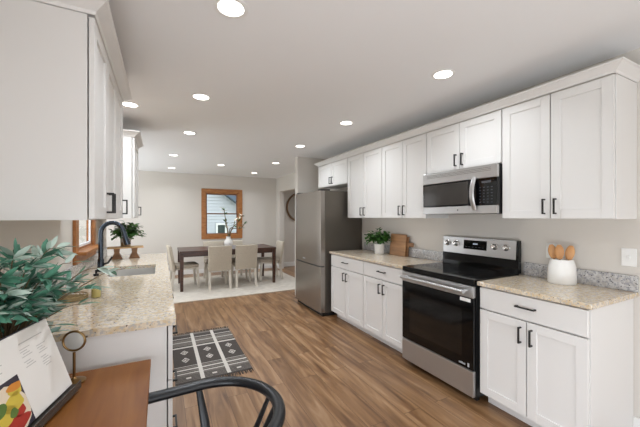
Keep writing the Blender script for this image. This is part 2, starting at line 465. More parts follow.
# ------------------------------------------------------------ recessed lights
LG = 'recessed ceiling lights'
b = BM(); lathe(b, [(.064, -.003), (.080, -.005), (.084, -.003), (.084, 0), (.064, 0), (.064, -.003)], 40)
ring_me = obj('trim_ring', b, M['lampring'], None, True)
b = BM(); lathe(b, [(0, -.0015), (.064, -.0015)], 40); lens_me = obj('diffuser', b, M['lamp'])
ring_mesh, lens_mesh = ring_me.data, lens_me.data
bpy.data.objects.remove(ring_me); bpy.data.objects.remove(lens_me)
lamps = [
 (0.314, 1.597, 'recessed light at the top edge of the photo, nearest the camera on the left'),
 (1.858, 1.625, 'recessed light above the wall cabinet right of the microwave, biggest on the right side'),
 (0.313, 2.900, 'recessed light in the left ceiling row, second one back from the camera'),
 (-.262, 3.400, 'recessed light over the sink, half hidden by the left wall cabinet crown'),
 (1.850, 2.960, 'recessed light in front of the tall cabinets left of the microwave'),
 (0.318, 4.205, 'recessed light in the left ceiling row, third one back from the camera'),
 (1.842, 4.240, 'recessed light in front of the refrigerator top'),
 (0.190, 5.835, 'recessed light over the near left end of the dining table'),
 (2.000, 5.790, 'recessed light over the near right end of the dining table, beside the wall corner'),
 (0.205, 7.390, 'recessed light by the far wall left of the dining room window'),
 (1.990, 7.330, 'recessed light by the far wall right of the dining room window'),
 (1.085, 6.520, 'recessed light centred over the dining table'),
]
def lamp(x, y, label):
    t = thing('recessed_light', label, 'ceiling light', (x, y, ZC), 0, LG)
    for nm, me in (('trim_ring', ring_mesh), ('diffuser', lens_mesh)):
        o = bpy.data.objects.new(nm, me); COL.objects.link(o); o.parent = t
    L = bpy.data.lights.new('downlight', 'AREA'); L.shape = 'DISK'; L.size = .13; L.energy = LAMP_W; L.color = (.925, .985, 1.05); L.spread = math.radians(140)
    lo = bpy.data.objects.new('downlight', L); COL.objects.link(lo); lo.parent = t; lo.location = (0, 0, -.008)
    return t
for a in lamps: lamp(*a)
# the rows go on behind the photographer
for a in ((.314, -1.1, 'recessed light farthest behind the photographer on the left'), (1.858, -1.1, 'recessed light farthest behind the photographer on the right')):
    lamp(*a)

lamp(3.6, 7.2, 'added unseen light in the hall beyond the doorway, near the round mirror')  # both hall lights are added, to brighten the wall beyond the doorway
lamp(3.6, 5.9, 'added unseen light in the hall behind the refrigerator wall')
# ------------------------------------------------------------ cabinets
def handle_mesh(L=.105, proj=.032, t=.0095):
    # local: bar along z, sticking out to -y
    b = BM()
    bx(b, -t / 2, t / 2, -proj, -proj + t, -L / 2, L / 2, .001)
    for s in (-1, 1): bx(b, -t / 2, t / 2, -proj + t * .5, 0.0, s * (L / 2 - t / 2) - t / 2, s * (L / 2 - t / 2) + t / 2, .0008)
    me = bpy.data.meshes.new('handle'); bmesh.ops.recalc_face_normals(b, faces=b.faces[:]); b.to_mesh(me); b.free(); me.materials.append(M['black']); return me
HANDLE = handle_mesh(); DHANDLE = handle_mesh(.12)
def add_handle(parent, x, y, z, horiz=False):
    o = bpy.data.objects.new('handle', DHANDLE if horiz else HANDLE); COL.objects.link(o); o.parent = parent
    o.location = (x, y, z); o.rotation_euler = (0, PI / 2 if horiz else 0, 0); return o

def shaker(parent, name, x0, x1, z0, z1, hx=None, hz=None, flat=False, horiz=False, y0=-.025, y1=-.005):
    b = BM(); s = .057
    if flat: bx(b, x0, x1, y0, y1, z0, z1, .0025)
    else:
        bx(b, x0, x0 + s, y0, y1, z0, z1, .0015); bx(b, x1 - s, x1, y0, y1, z0, z1, .0015)
        bx(b, x0 + s, x1 - s, y0, y1, z0, z0 + s, .0015); bx(b, x0 + s, x1 - s, y0, y1, z1 - s, z1, .0015)
        bx(b, x0 + s - .002, x1 - s + .002, y0 + .009, y1 - .003, z0 + s - .002, z1 - s + .002)
    d = obj(name, b, M['cab'], parent)
    if hx is not None: add_handle(d, hx, y0, hz, horiz)
    return d

RX = 2.371            # carcass front of right wall cabinets (doors stand proud of it)
def upper(label, y_far, y_near, z0, z1, splits, xf=RX, depth=.287, side='R', handles=None):
    w = y_far - y_near
    if side == 'R': t = thing('wall_cabinet', label, 'cabinet', (xf, y_far, z0), -PI / 2, 'white wall cabinets')
    else: t = thing('wall_cabinet', label, 'cabinet', (xf, y_near, z0), PI / 2, 'white wall cabinets')
    h = z1 - z0
    b = BM(); bx(b, .001, w - .001, 0, depth, 0.0, h, .0015)
    obj('cabinet_box', b, M['cab'], t)
    xs = [0] + splits + [w]
    for i in range(len(xs) - 1):
        a, c = xs[i] + .004, xs[i + 1] - .004
        if handles: hx = c - .03 if handles[i] == 'R' else a + .03
        else: hx = (c - .03) if i % 2 == 0 else (a + .03)
        shaker(t, 'door', a, c, .004, h - .008, hx, .085)
    return t
Z0, Z1 = 1.372, 2.225
upper('white two-door wall cabinet right of the microwave, above the spoon crock', 1.492, .822, Z0, Z1, [.335])
upper('short white two-door wall cabinet directly above the microwave', 2.254, 1.494, 1.805, Z1, [.38])
upper('tall white two-door wall cabinet immediately left of the microwave', 2.956, 2.256, Z0, Z1, [.35])
upper('tall white two-door wall cabinet between the refrigerator and the one left of the microwave', 3.722, 2.958, Z0, Z1, [.382])
upper('short white two-door wall cabinet above the refrigerator', 4.640, 3.724, 1.865, Z1, [.458])
upper('large white wall cabinet at the upper left, nearest the camera', 2.67, 1.58, Z0, Z1, [.363, .727], xf=-.272, depth=.326, side='L', handles='RLR')
upper('narrow white wall cabinet on the left past the sink window', 4.42, 3.785, Z0, Z1, [], xf=-.272, depth=.326, side='L', handles='R')

def crown(label, pts, wall_x, sgn):
    # sweeps a sloped crown profile along pts (x,y) outside corner path; sgn +1 for the left side run
    prof = [(0, 0), (.006, 0), (.012, .012), (.046, .040), (.056, .044), (.056, .054), (0, .054)]   # (out, up)
    b = BM(); rings = []
    n = len(pts)
    for i, p in enumerate(pts):
        dirs = []
        if i > 0: d = Vector(pts[i]) - Vector(pts[i - 1]); dirs.append(d.normalized())
        if i < n - 1: d = Vector(pts[i + 1]) - Vector(pts[i]); dirs.append(d.normalized())
        ns = [Vector((-d.y, d.x)) * sgn for d in dirs]
        o = ns[0] if len(ns) == 1 else (ns[0] + ns[1]) / (1 + ns[0].dot(ns[1]))
        rings.append([b.verts.new((p[0] + o.x * q, p[1] + o.y * q, Z1 + .001 + r)) for q, r in prof])
    for A, B in zip(rings, rings[1:]):
        for k in range(len(prof)):
            j = (k + 1) % len(prof); b.faces.new((A[k], A[j], B[j], B[k]))
    b.faces.new(rings[0]); b.faces.new(list(reversed(rings[-1])))
    return tag(obj('crown_molding', b, M['cab']), label, 'molding')
crown('white crown molding running along the tops of the right wall cabinets', [(2.654, .822), (2.349, .822), (2.349, 4.640), (2.654, 4.640)], 0, 1)
crown('white crown molding on top of the large upper left wall cabinet', [(-.594, 1.58), (-.250, 1.58), (-.250, 2.67), (-.594, 2.67)], 0, -1)
crown('white crown molding on top of the narrow left wall cabinet past the window', [(-.594, 3.785), (-.250, 3.785), (-.250, 4.42), (-.594, 4.42)], 0, -1)

def base_cab(name, label, loc, rot, w, doors, drawers, depth, htop=.882, hollow=False, false_front=False):
    t = thing(name, label, 'cabinet', loc, rot, 'white base cabinets')
    b = BM(); T = .018
    bx(b, .001, T, 0, depth, 0.1, htop); bx(b, w - T, w - .001, 0, depth, 0.1, htop)
    bx(b, .001, T, .075, depth, 0, 0.1); bx(b, w - T, w - .001, .075, depth, 0, 0.1)
    bx(b, T, w - T, 0, depth, .1, .118); bx(b, T, w - T, depth - .012, depth, .118, htop)
    bx(b, T, w - T, 0, .018, htop - .035, htop); bx(b, T, w - T, 0, .018, .118, .15); bx(b, T, w - T, 0, .018, .69, .72)
    obj('cabinet_box', b, M['cab'], t)
    obj('toe_kick', one(T, w - T, .075, .09, 0.0, .1), M['cab'], t)
    xs = [0] + drawers + [w] if drawers is not None else []
    for i in range(len(xs) - 1):
        a, c = xs[i] + .004, xs[i + 1] - .004
        shaker(t, 'false_front' if false_front else 'drawer', a, c, .722, .872, None if false_front else (a + c) / 2, .803, flat=True, horiz=True)
    xs = [0] + doors + [w] if doors is not None else []
    for i in range(len(xs) - 1):
        a, c = xs[i] + .004, xs[i + 1] - .004
        hx = (c - .03) if (i % 2 == 0 and len(xs) > 2) else (a + .03)
        shaker(t, 'door', a, c, .100, .712, hx, .62)
    return t
BX = 2.107
base_cab('base_cabinet', 'white base cabinet right of the range with one drawer over two doors', (BX, 1.492, 0), -PI / 2, .655, [.328], [], .548)
base_cab('base_cabinet', 'white base cabinet with drawer and two doors touching the left side of the range', (BX, 2.963, 0), -PI / 2, .690, [.345], [], .548)
base_cab('base_cabinet', 'white base cabinet with drawer and two doors beside the refrigerator', (BX, 3.727, 0), -PI / 2, .760, [.38], [], .548)
LX = .024
dc = base_cab('drawer_cabinet', 'white drawer cabinet under the left counter end, behind the brown desk', (LX, 1.625, 0), PI / 2, .60, None, None, .598 + .018)
for k in range(3): shaker(dc, 'drawer', .004, .596, .10 + .2585 * k, .353 + .2585 * k, .30, .235 + .2585 * k, flat=True, horiz=True)
base_cab('base_cabinet', 'white base cabinet under the left counter between the drawers and the sink cabinet', (LX, 2.227, 0), PI / 2, .60, [.3], [], .598 + .018)
base_cab('sink_cabinet', 'white sink cabinet under the left counter, alongside the patterned rug', (LX, 2.829, 0), PI / 2, .82, [.41], [], .616, false_front=True)
base_cab('base_cabinet', 'white base cabinet at the far end of the left counter', (LX, 3.653, 0), PI / 2, .84, [.42], [.42], .616)

# ------------------------------------------------------------ counters
def counter(label, x0, x1, y0, y1, holes=None, splash=None):
    b = BM(); z0, z1 = .884, .914
    if not holes: bx(b, x0, x1, y0, y1, z0, z1, .004)
    else:
        hx0, hx1, hy0, hy1 = holes
        bx(b, x0, x1, y0, hy0, z0, z1); bx(b, x0, x1, hy1, y1, z0, z1); bx(b, x0, hx0, hy0, hy1, z0, z1); bx(b, hx1, x1, hy0, hy1, z0, z1)
        bmesh.ops.remove_doubles(b, verts=b.verts[:], dist=1e-5)
    o = obj('countertop', b, M['granite']); tag(o, label, 'countertop')
    if splash:
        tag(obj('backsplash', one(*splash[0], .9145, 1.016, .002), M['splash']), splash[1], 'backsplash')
    return o
counter('short speckled granite countertop right of the range holding the spoon crock', 2.06, 2.658, .815, 1.497, None, ((2.638, 2.658, .815, 1.497), 'low granite backsplash strip right of the range, behind the crock, grey light painted in'))
counter('speckled granite countertop between the refrigerator and the range', 2.06, 2.658, 2.272, 3.738, None, ((2.638, 2.658, 2.272, 3.738), 'low granite backsplash strip left of the range, behind the cutting boards, grey light painted in'))
counter('long speckled granite countertop with the sink along the left wall', XL + .002, .062, 1.588, 4.53, (-.385, -.045, 2.92, 3.50), ((XL + .002, XL + .02, 1.588, 4.53), 'low granite backsplash strip under the sink window, grey light painted in'))

# sink
M['basin'] = mat('satin_basin_steel', (204, 202, 198), 0.42, 0.55)
t = thing('sink', 'stainless undermount sink set into the left granite counter', 'sink', (-.215, 3.21, .884))
b = BM(); W, D = .17, .29
def rr(w, d, z, r=.03, k=5):
    out = []
    for cx, cy, a0 in ((w - r, d - r, 0), (-(w - r), d - r, PI / 2), (-(w - r), -(d - r), PI), (w - r, -(d - r), 1.5 * PI)):
        for i in range(k + 1): a = a0 + i * PI / 2 / k; out.append(b.verts.new((cx + r * math.cos(a), cy + r * math.sin(a), z)))
    return out
loops = [rr(W + .02, D + .02, -.001), rr(W, D, -.001), rr(W - .004, D - .004, -.16), rr(W - .03, D - .03, -.185, .04)]
for A, B in zip(loops, loops[1:]):
    for i in range(len(A)): j = (i + 1) % len(A); b.faces.new((A[i], A[j], B[j], B[i]))
b.faces.new(loops[-1])
obj('basin', b, M['basin'], t, True)
b = BM(); lathe(b, [(0, -.182), (.035, -.182), (.042, -.184)], 24); obj('drain', b, M['steel'], t)

# faucet
t = thing('faucet', 'tall dark gooseneck faucet standing behind the sink', 'faucet', (-.465, 3.26, .914))
b = BM(); lathe(b, [(0, 0), (.034, 0), (.034, .012), (.026, .02), (.024, .10), (.018, .115), (0, .115)], 24)
obj('base', b, M['gunmetal'], t, True)
b = BM()
arc = [(0, 0, .1), (0, 0, .30)] + [(.084 - .084 * math.cos(a), 0, .328 + .092 * math.sin(a)) for a in [PI * k / 12 for k in range(12)]]
tube(b, smooth_pts(arc, 3), .0185, 14); obj('spout', b, M['gunmetal'], t, True)
b = BM(); tube(b, [(.166, 0, .352), (.178, 0, .30), (.196, 0, .235), (.199, 0, .222)], [.0195, .021, .0255, .024], 16); obj('spray_head', b, M['gunmetal'], t, True)
b = BM(); tube(b, [(.02, -.0, .062), (.055, -.01, .072), (.085, -.015, .125)], [.010, .009, .007], 10); obj('lever', b, M['black'], t, True)

# ------------------------------------------------------------ range
def text_marks(bm, x0, z0, n, w, h, y0, y1):
    for i in range(n):
        bx(bm, x0 + i * w * 1.35, x0 + i * w * 1.35 + w, y0, y1, z0, z0 + h * (0.7 + .3 * ((i * 7) % 3) / 2))
RW = .757
t = thing('range', 'stainless electric range with black glass cooktop between the white base cabinets', 'stove', (2.035, 2.263, 0), -PI / 2)
b = BM(); bx(b, 0, RW, .045, .59, .05, .905); obj('body', b, M['bplastic'], t)
b = BM()
bx(b, .0, RW, .012, .56, .9055, .922, .004); bx(b, .0, RW, .004, .03, .880, .9215, .004)
ct = obj('cooktop', b, M['bglass'], t)
for x, y, r in ((.2, .18, .10), (.56, .18, .115), (.2, .41, .075), (.56, .41, .075)):
    b = BM(); lathe(b, [(r - .003, .9222), (r - .003, .9226), (r, .9226), (r, .9222)], 48, (x, y, 0)); obj('burner_ring', b, M['burner'], ct)
b = BM()
bx(b, .0, RW, .03, .045, .05, .90)
for x in (.04, RW - .06):
    for y in (.08, .55): bx(b, x, x + .03, y, y + .03, 0.0, .051)
obj('plinth', b, M['bplastic'], t)
# door
b = BM()
bx(b, .003, RW - .003, 0, .029, .785, .872, .004)
dr = obj('oven_door', b, M['steel'], t)
obj('door_glass', one(.003, RW - .003, .001, .029, .252, .784, .004), M['bglass'], dr)
M['inner'] = mat('oven_window_tint', (20, 18, 17), 0.10)
obj('oven_window', one(.10, RW - .10, .0, .002, .33, .69), M['inner'], dr)
b = BM(); tube(b, [(.045, -.052, .832), (RW - .045, -.052, .832)], .0155, 14)
for x in (.07, RW - .07): tube(b, [(x, -.05, .832), (x, .001, .832)], [.011, .013], 10)
obj('door_handle', b, M['steel'], dr, True)
b = BM(); bx(b, RW - .115, RW - .025, -.001, .0015, .752, .777); o = obj('white_sticker', b, M['plate'], dr)
b = BM(); text_marks(b, RW - .125, .272, 5, .0085, .016, -.0008, .0012); bx(b, RW - .05, RW - .036, -.0008, .0012, .268, .296); obj('logo_marks', b, M['grey'], dr)
b = BM(); bx(b, .003, RW - .003, .0, .029, .055, .246, .005); obj('storage_drawer', b, M['steel'], t)
# back guard with knobs
b = BM()
prism(b, [(.545, .9225), (.588, .9225), (.588, 1.19), (.560, 1.19), (.550, 1.05)], 0, RW, Matrix(((0, 0, 1, 0), (1, 0, 0, 0), (0, 1, 0, 0), (0, 0, 0, 1))))
bgd = obj('back_guard', b, M['bglass'], t)
b = BM()
prism(b, [(.546, 1.035), (.552, 1.030), (.563, 1.188), (.557, 1.188)], .004, RW - .02, Matrix(((0, 0, 1, 0), (1, 0, 0, 0), (0, 1, 0, 0), (0, 0, 0, 1))))
obj('control_panel', b, M['steel'], bgd)
tilt = math.atan2(.011, .153)
def on_panel(u, zz, out=0.0):      # point on the tilted panel face
    k = (zz - 1.035) / .153
    return Vector((u, .546 + .011 * k - out, zz))
R = Matrix.Rotation(PI / 2 - tilt, 4, 'X')
for u in (.055, .155, .555, .655):
    b = BM(); lathe(b, [(0, 0), (.029, 0), (.029, .006), (.023, .008), (.021, .03), (.017, .034), (0, .034)], 24)
    bx(b, -.004, .004, -.02, .02, .033, .040, .001)
    for v in b.verts: v.co = Matrix.Translation(on_panel(u, 1.128, .001)) @ R @ v.co
    obj('knob', b, M['chrome'], bgd, True)
b = BM(); bx(b, .245, .48, -.0025, 0, -.042, .042)
Rp = Matrix.Translation(on_panel(0, 1.125, 0)) @ Matrix.Rotation(-tilt, 4, 'X')
for v in b.verts: v.co = Rp @ v.co
dp = obj('display_panel', b, M['bglass'], bgd)
b = BM()
for k in range(4): bx(b, .345 + k * .012, .353 + k * .012, -.0032, -.0024, .004, .016)
for v in b.verts: v.co = Rp @ v.co
obj('clock_digits', b, M['display'], dp)
b = BM()
for k in range(6): bx(b, .265 + k * .034, .283 + k * .034, -.0032, -.0024, -.022, -.018)
for v in b.verts: v.co = Rp @ v.co
obj('button_marks', b, M['dgrey'], dp)

# ------------------------------------------------------------ microwave
MW = .755
M['keys'] = mat('dim_key_print', (58, 62, 70), 0.3)
t = thing('microwave', 'stainless over-the-range microwave mounted under the short cabinet', 'microwave', (2.295, 2.252, 1.412), -PI / 2)
obj('body', one(0, MW, .028, .358, 0, .388, .002), M['bplastic'], t)
b = BM(); bx(b, 0, MW, 0, .027, .285, .388, .004); tv = obj('top_panel', b, M['steel'], t)
b = BM()
for k in range(3): bx(b, .05, MW - .05, -.0006, .001, .34 + .012 * k, .3425 + .012 * k)
obj('vent_slots', b, M['dsteel'], tv)
b = BM(); bx(b, 0, MW, 0, .027, 0, .066, .004); bs = obj('bottom_panel', b, M['steel'], t)
b = BM(); lathe(b, [(0, 0), (.007, 0), (.007, .0015), (0, .0015)], 16)
for v in b.verts: v.co = Matrix.Translation((.40, -.0002, .033)) @ Matrix.Rotation(PI / 2, 4, 'X') @ v.co
obj('round_logo', b, M['dgrey'], bs)
dr = obj('door', one(0, .545, .002, .027, .067, .284, .002), M['bglass'], t)
obj('door_window', one(.015, .50, .0005, .003, .082, .272), M['mwglass'], dr)
b = BM(); pts = [(.565, -.006 - .036 * math.sin(PI * k / 12), .032 + (.30 - .032) * k / 12) for k in range(13)]
tube(b, pts, .021, 12, flat=.5, up=(0, 1, 0)); obj('door_handle', b, M['steel'], dr, True)
cp = obj('control_panel', one(.546, MW, .002, .027, .067, .284, .002), M['bglass'], t)
b = BM()
for i in range(4):
    for j in range(6): bx(b, .605 + i * .033, .619 + i * .033, .0012, .0026, .088 + j * .024, .094 + j * .024)
obj('keypad_print', b, M['keys'], cp)
obj('clock_display', one(.625, .705, .0012, .0026, .245, .262), M['dgrey'], cp)

# ------------------------------------------------------------ refrigerator
FW = .905
t = thing('refrigerator', 'stainless refrigerator with bottom freezer left of the base cabinets', 'refrigerator', (1.955, 4.700, 0), -PI / 2)
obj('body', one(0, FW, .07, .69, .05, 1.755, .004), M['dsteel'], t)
def bowed(x0, x1, z0, z1, depth=.066, bow=.014, n=14):
    b = BM(); front = []
    for k in range(n + 1):
        u = k / n; front.append((x0 + (x1 - x0) * u, -bow * math.sin(PI * u) * .6 - (0 if 0 < k < n else -.006)))
    prism(b, front + [(x1, depth), (x0, depth)], z0, z1)
    return b
d1 = obj('fridge_door', bowed(0, FW, .705, 1.752), M['fsteel'], t, True)
d2 = obj('freezer_drawer', bowed(0, FW, .062, .690), M['fsteel'], t, True)
obj('pull_recess', one(.02, FW - .02, .01, .066, .6905, .7045), M['bplastic'], t)
b = BM(); bx(b, .02, .10, .02, .16, 1.7555, 1.775, .004); bx(b, FW - .12, FW - .02, .02, .16, 1.7555, 1.775, .004); obj('hinge_cover', b, M['bplastic'], t)
b = BM(); bx(b, .02, FW - .02, .04, .66, .0, .0495); obj('toe_grille', b, M['bplastic'], t)
b = BM(); text_marks(b, FW * .36, .755, 6, .011, .012, -.0100, -.0075); obj('logo_marks', b, M['grey'], d1)

# ------------------------------------------------------------ dining
def table():
    t = thing('dining_table', 'dark walnut rectangular dining table on the cream rug', 'table', (1.225, 6.64, .012))
    obj('tabletop', one(-.925, .925, -.445, .445, .705, .742, .004), M['walnut'], t)
    b = BM(); bx(b, -.86, .86, -.41, -.39, .63, .7045); bx(b, -.86, .86, .39, .41, .63, .7045); bx(b, -.875, -.855, -.38, .38, .63, .7045); bx(b, .855, .875, -.38, .38, .63, .7045)
    obj('apron', b, M['walnut'], t)
    for sx in (-1, 1):
        for sy in (-1, 1):
            b = BM(); x, y = sx * .885, sy * .405
            bx(b, x - .033, x + .033, y - .033, y + .033, 0.0, .7045, .003)
            for v in b.verts:
                k = 1 - .25 * (1 - min(1, v.co.z / .7)); v.co.x = x + (v.co.x - x) * k; v.co.y = y + (v.co.y - y) * k
            obj('leg', b, M['walnut'], t)
table()
def chair():
    # local: sits facing +y, back at -y
    t = thing('dining_chair', 'beige upholstered dining chair with its back to the kitchen, left of the pair', 'chair', (1.0, 6.36, .012), 0, 'beige dining chairs')
    b = BM(); bx(b, -.205, .205, -.185, .225, .40, .465, .018); obj('seat', b, M['seat'], t, True)
    b = BM(); bx(b, -.21, .21, -.03, .03, .345, .825, .018)
    for v in b.verts:
        k = (v.co.z - .345) / .48
        v.co.y += -.215 - .075 * k * k; v.co.x *= 1 + .04 * k
    obj('backrest', b, M['beige'], t, True)
    for sx in (-1, 1):
        for (y, dy, name) in ((.19, .035, 'leg'), (-.205, -.06, 'leg')):
            b = BM(); bx(b, sx * .18 - .021, sx * .18 + .021, y - .021, y + .021, 0.0, .398 if y > 0 else .344, .003)
            for v in b.verts:
                k = 1 - v.co.z / .4; v.co.y += dy * k; v.co.x += sx * .012 * k
            obj(name, b, M['beigeleg'], t)
    b = BM(); bx(b, -.19, .19, -.175, .21, .372, .3995); obj('seat_rail', b, M['beigeleg'], t)
    return t
c0 = chair()
dup(c0, (1.50, 6.36, .012), 0, 'beige upholstered dining chair with its back to the kitchen, right of the pair')
dup(c0, (1.06, 7.10, .012), PI, 'beige dining chair on the window side of the table, left of the vase')
dup(c0, (1.50, 7.10, .012), PI, 'beige dining chair on the window side of the table, right of the vase')
dup(c0, (.42, 6.62, .012), -PI / 2 + .08, 'beige dining chair at the left end of the dining table')
dup(c0, (2.13, 6.68, .012), PI / 2 - .05, 'beige dining chair at the right end of the dining table, near the doorway')

b = BM(); bx(b, -.35, 2.70, 5.47, 7.62, 0.0, .011, .003)
tag(obj('area_rug', b, M['rug']), 'large cream area rug under the dining table', 'rug')

t = thing('vase_with_branches', 'white vase with budding branches on the dining table', 'vase', (1.25, 6.62, .7545))
b = BM(); lathe(b, [(0, 0), (.04, 0), (.072, .025), (.088, .075), (.080, .125), (.05, .17), (.042, .20), (.05, .225), (.042, .225), (.034, .2), (.042, .17), (0, .17)], 32); obj('vase', b, M['white'], t, True)
b = BM(); lv = BM()
def leaf(bm, p, d, L, w, mi=0, droop=.15, up=Vector((0, 0, 1)), roll=0.0):
    d = d.normalized(); s = d.cross(up)
    if s.length < 1e-3: s = Vector((1, 0, 0))
    s.normalize(); n = s.cross(d)
    s, n = s * math.cos(roll) + n * math.sin(roll), n * math.cos(roll) - s * math.sin(roll)
    rows = []
    for u, ww in ((0, .05), (.2, .72), (.45, 1.0), (.72, .72), (1.0, .03)):
        c = p + d * (L * u) - n * (droop * L * u * u)
        rows.append((bm.verts.new(c - s * (w * ww / 2) + n * (w * .12 * ww)), bm.verts.new(c), bm.verts.new(c + s * (w * ww / 2) + n * (w * .12 * ww))))
    for A, B in zip(rows, rows[1:]):
        for k in (0, 1):
            f = bm.faces.new((A[k], A[k + 1], B[k + 1], B[k])); f.material_index = mi; f.smooth = True
random.seed(3)
for tip in ((-.09, .0, .80), (.28, .03, .66), (.12, -.05, .54), (-.05, .05, .52), (.33, .0, .48)):
    p = smooth_pts([(0, 0, .15), (tip[0] * .25, tip[1] * .3, .38), (tip[0] * .75, tip[1], tip[2] * .8), tip], 5)
    tube(b, p, [.011 - .005 * i / (len(p) - 1) for i in range(len(p))], 6)
    for k in range(7):
        q = p[-1 - k] if k < 6 else p[-1]
        leaf(lv, q, Vector((random.uniform(-1, 1), random.uniform(-1, 1), random.uniform(-.2, 1))), random.uniform(.08, .12), .055, 0 if random.random() < .6 else 1)
obj('branches', b, M['stem'], t, True); obj('leaves', lv, [M['leaf'], M['f_wht']], t)

# round mirror on the far hall wall
t = thing('round_mirror', 'round mirror with woven rim on the wall beyond the doorway', 'mirror', (3.53, YF - .002, 1.66))
b = BM(); tube(b, [(.40 * math.cos(a), -.02, .40 * math.sin(a)) for a in [2 * PI * k / 48 for k in range(48)]], .028, 10, .65, True, (0, 1, 0)); obj('rim', b, M['rattan'], t, True)
b = BM(); lathe(b, [(0, 0), (.395, 0), (.395, .012), (0, .012)], 48)
for v in b.verts: v.co = Matrix.Rotation(PI / 2, 4, 'X') @ v.co
obj('glass', b, M['mirror'], t)

# ------------------------------------------------------------ kitchen rug
def kitchen_rug():
    t = thing('runner_rug', 'charcoal and ivory patterned woven rug on the floor by the sink cabinet', 'rug', (.105, 2.80, 0))
    NX, NY = 96, 150; Wd, Ln = .64, 1.17
    b = BM(); g = [[b.verts.new((Wd * i / NX, Ln * j / NY, .006)) for i in range(NX + 1)] for j in range(NY + 1)]
    def pat(i, j):
        u, s = (i + .5) / NX, (j + .5) / NY
        def col3():
            return any(abs(u - c) < .026 for c in (.335, .68))
        if s < .012: return 0
        if s < .13:
            if col3(): return 2
            cx = (u * 3) % 1
            if .055 < s < .075 and abs(cx - .5) < .1: return 2
            return 1 if s > .11 else 0 if (j % 3) else 1
        if s < .27:
            k = (s - .13) / .14
            if col3(): return 2
            return 2 if (.04 < k < .12 or .44 < k < .6 or .92 < k) else (1 if .2 < k < .36 or .7 < k < .84 else 0)
        if s < .64:
            if col3(): return 2
            k = (s - .27) / .37
            uc = [.165, .51, .85]
            for c in uc:
                for kc in (.30, .72):
                    d = abs(u - c) / .058 + abs(k - kc) / .13
                    if d < 1.0: return 2 if (d > .72 or d < .34) else 1
            return 0
        if s < .71: return 2 if (s < .665) else (1 if s > .69 and not col3() else 0 if not col3() else 2)
        if s < .85: return 2 if col3() or .77 < s < .785 else (1 if (j % 4) < 3 else 0)
        if col3(): return 2
        return 2 if .875 < s < .89 else (1 if s > .96 else 0)
    for j in range(NY):
        for i in range(NX):
            f = b.faces.new((g[j][i], g[j][i + 1], g[j + 1][i + 1], g[j + 1][i])); f.material_index = pat(i, j)
    bx(b, 0, Wd, 0, Ln, 0.0, .0058)
    o = obj('woven_field', b, [M['rug_d'], M['rug_m'], M['rug_w']], t)
    random.seed(5)
    for y, d in ((0, -1), (Ln, 1)):
        f = BM()
        for k in range(46):
            x = Wd * (k + .5) / 46; dx = random.uniform(-.01, .01); l = random.uniform(.045, .065)
            tube(f, [(x, y, .004), (x + dx * .5, y + d * l * .5, .005), (x + dx, y + d * l, .003)], [.004, .0045, .0025], 5)
        obj('fringe', f, M['rug_d'], t)
kitchen_rug()

# ------------------------------------------------------------ right counter items
t = thing('utensil_crock', 'large white crock on the counter right of the range', 'crock', (2.543, 1.18, .9145))
b = BM(); lathe(b, [(0, 0), (.079, 0), (.083, .008), (.083, .07), (.080, .12), (.072, .152), (.068, .164), (.068, .170), (.060, .170), (.058, .155), (.072, .10), (.074, .02), (0, .02)], 48); obj('pot', b, M['white'], t, True)
def spoon(label, dx, dy, ang, lean, slot=False):
    t = thing('wooden_spoon', label, 'spoon', (2.543 + dx, 1.18 + dy, .938), 0, 'wooden utensils in the crock')
    b = BM()
    tube(b, [(0, 0, 0), (0, 0, .16)], [.006, .0055], 8)
    Rm = Matrix.Rotation(ang, 4, 'Z') @ Matrix.Rotation(lean, 4, 'Y')
    for v in b.verts: v.co = Rm @ v.co
    obj('stick', b, M['spoon'], t, True)
    b = BM(); rings = []
    for k in range(11):
        u = k / 10; z = .15 + .10 * u; w = .027 * math.sin(PI * (0.12 + .80 * u)) ** .7
        rings.append([b.verts.new((w * math.cos(2 * PI * q / 16) * 1.0, .006 * math.sin(2 * PI * q / 16) - .010 * math.sin(PI * u), z)) for q in range(16)])
    for A, B in zip(rings, rings[1:]):
        for q in range(16): b.faces.new((A[q], A[(q + 1) % 16], B[(q + 1) % 16], B[q]))
    b.faces.new(rings[0]); b.faces.new(rings[-1])
    Rf = Matrix.Rotation(ang, 4, 'Z') @ Matrix.Rotation(lean, 4, 'Y') @ Matrix.Rotation(2.0 - ang, 4, 'Z')
    for v in b.verts: v.co = Rf @ v.co
    obj('bowl', b, M['spoon'], t, True)
spoon('wooden spoon leaning to the left in the white crock', -.005, .02, PI / 2 + .2, .17)
spoon('wooden spoon standing in the middle of the white crock', -.022, -.0, PI, .05)
spoon('wooden spoon leaning to the right in the white crock', .0, -.02, -PI / 2, .15)

def plate(name, label, y, z, kind):
    t = thing(name, label, 'switch' if kind == 's' else 'outlet', (XR - .0005, y, z), -PI / 2)
    obj('cover_plate', one(-.037, .037, -.007, 0, -.058, .058, .003), M['plate'], t)
    if kind == 's': obj('toggle', one(-.006, .006, -.018, -.0072, -.012, .012, .002), M['plate'], t)
    else:
        for s in (-1, 1): obj('socket', one(-.017, .017, -.010, -.0072, s * .022 - .014, s * .022 + .014, .002), M['white'], t)
plate('light_switch', 'white light switch plate on the wall at the right edge', .860, 1.128, 's')
plate('wall_outlet', 'white outlet plate behind the wooden spoons', 1.30, 1.128, 'o')

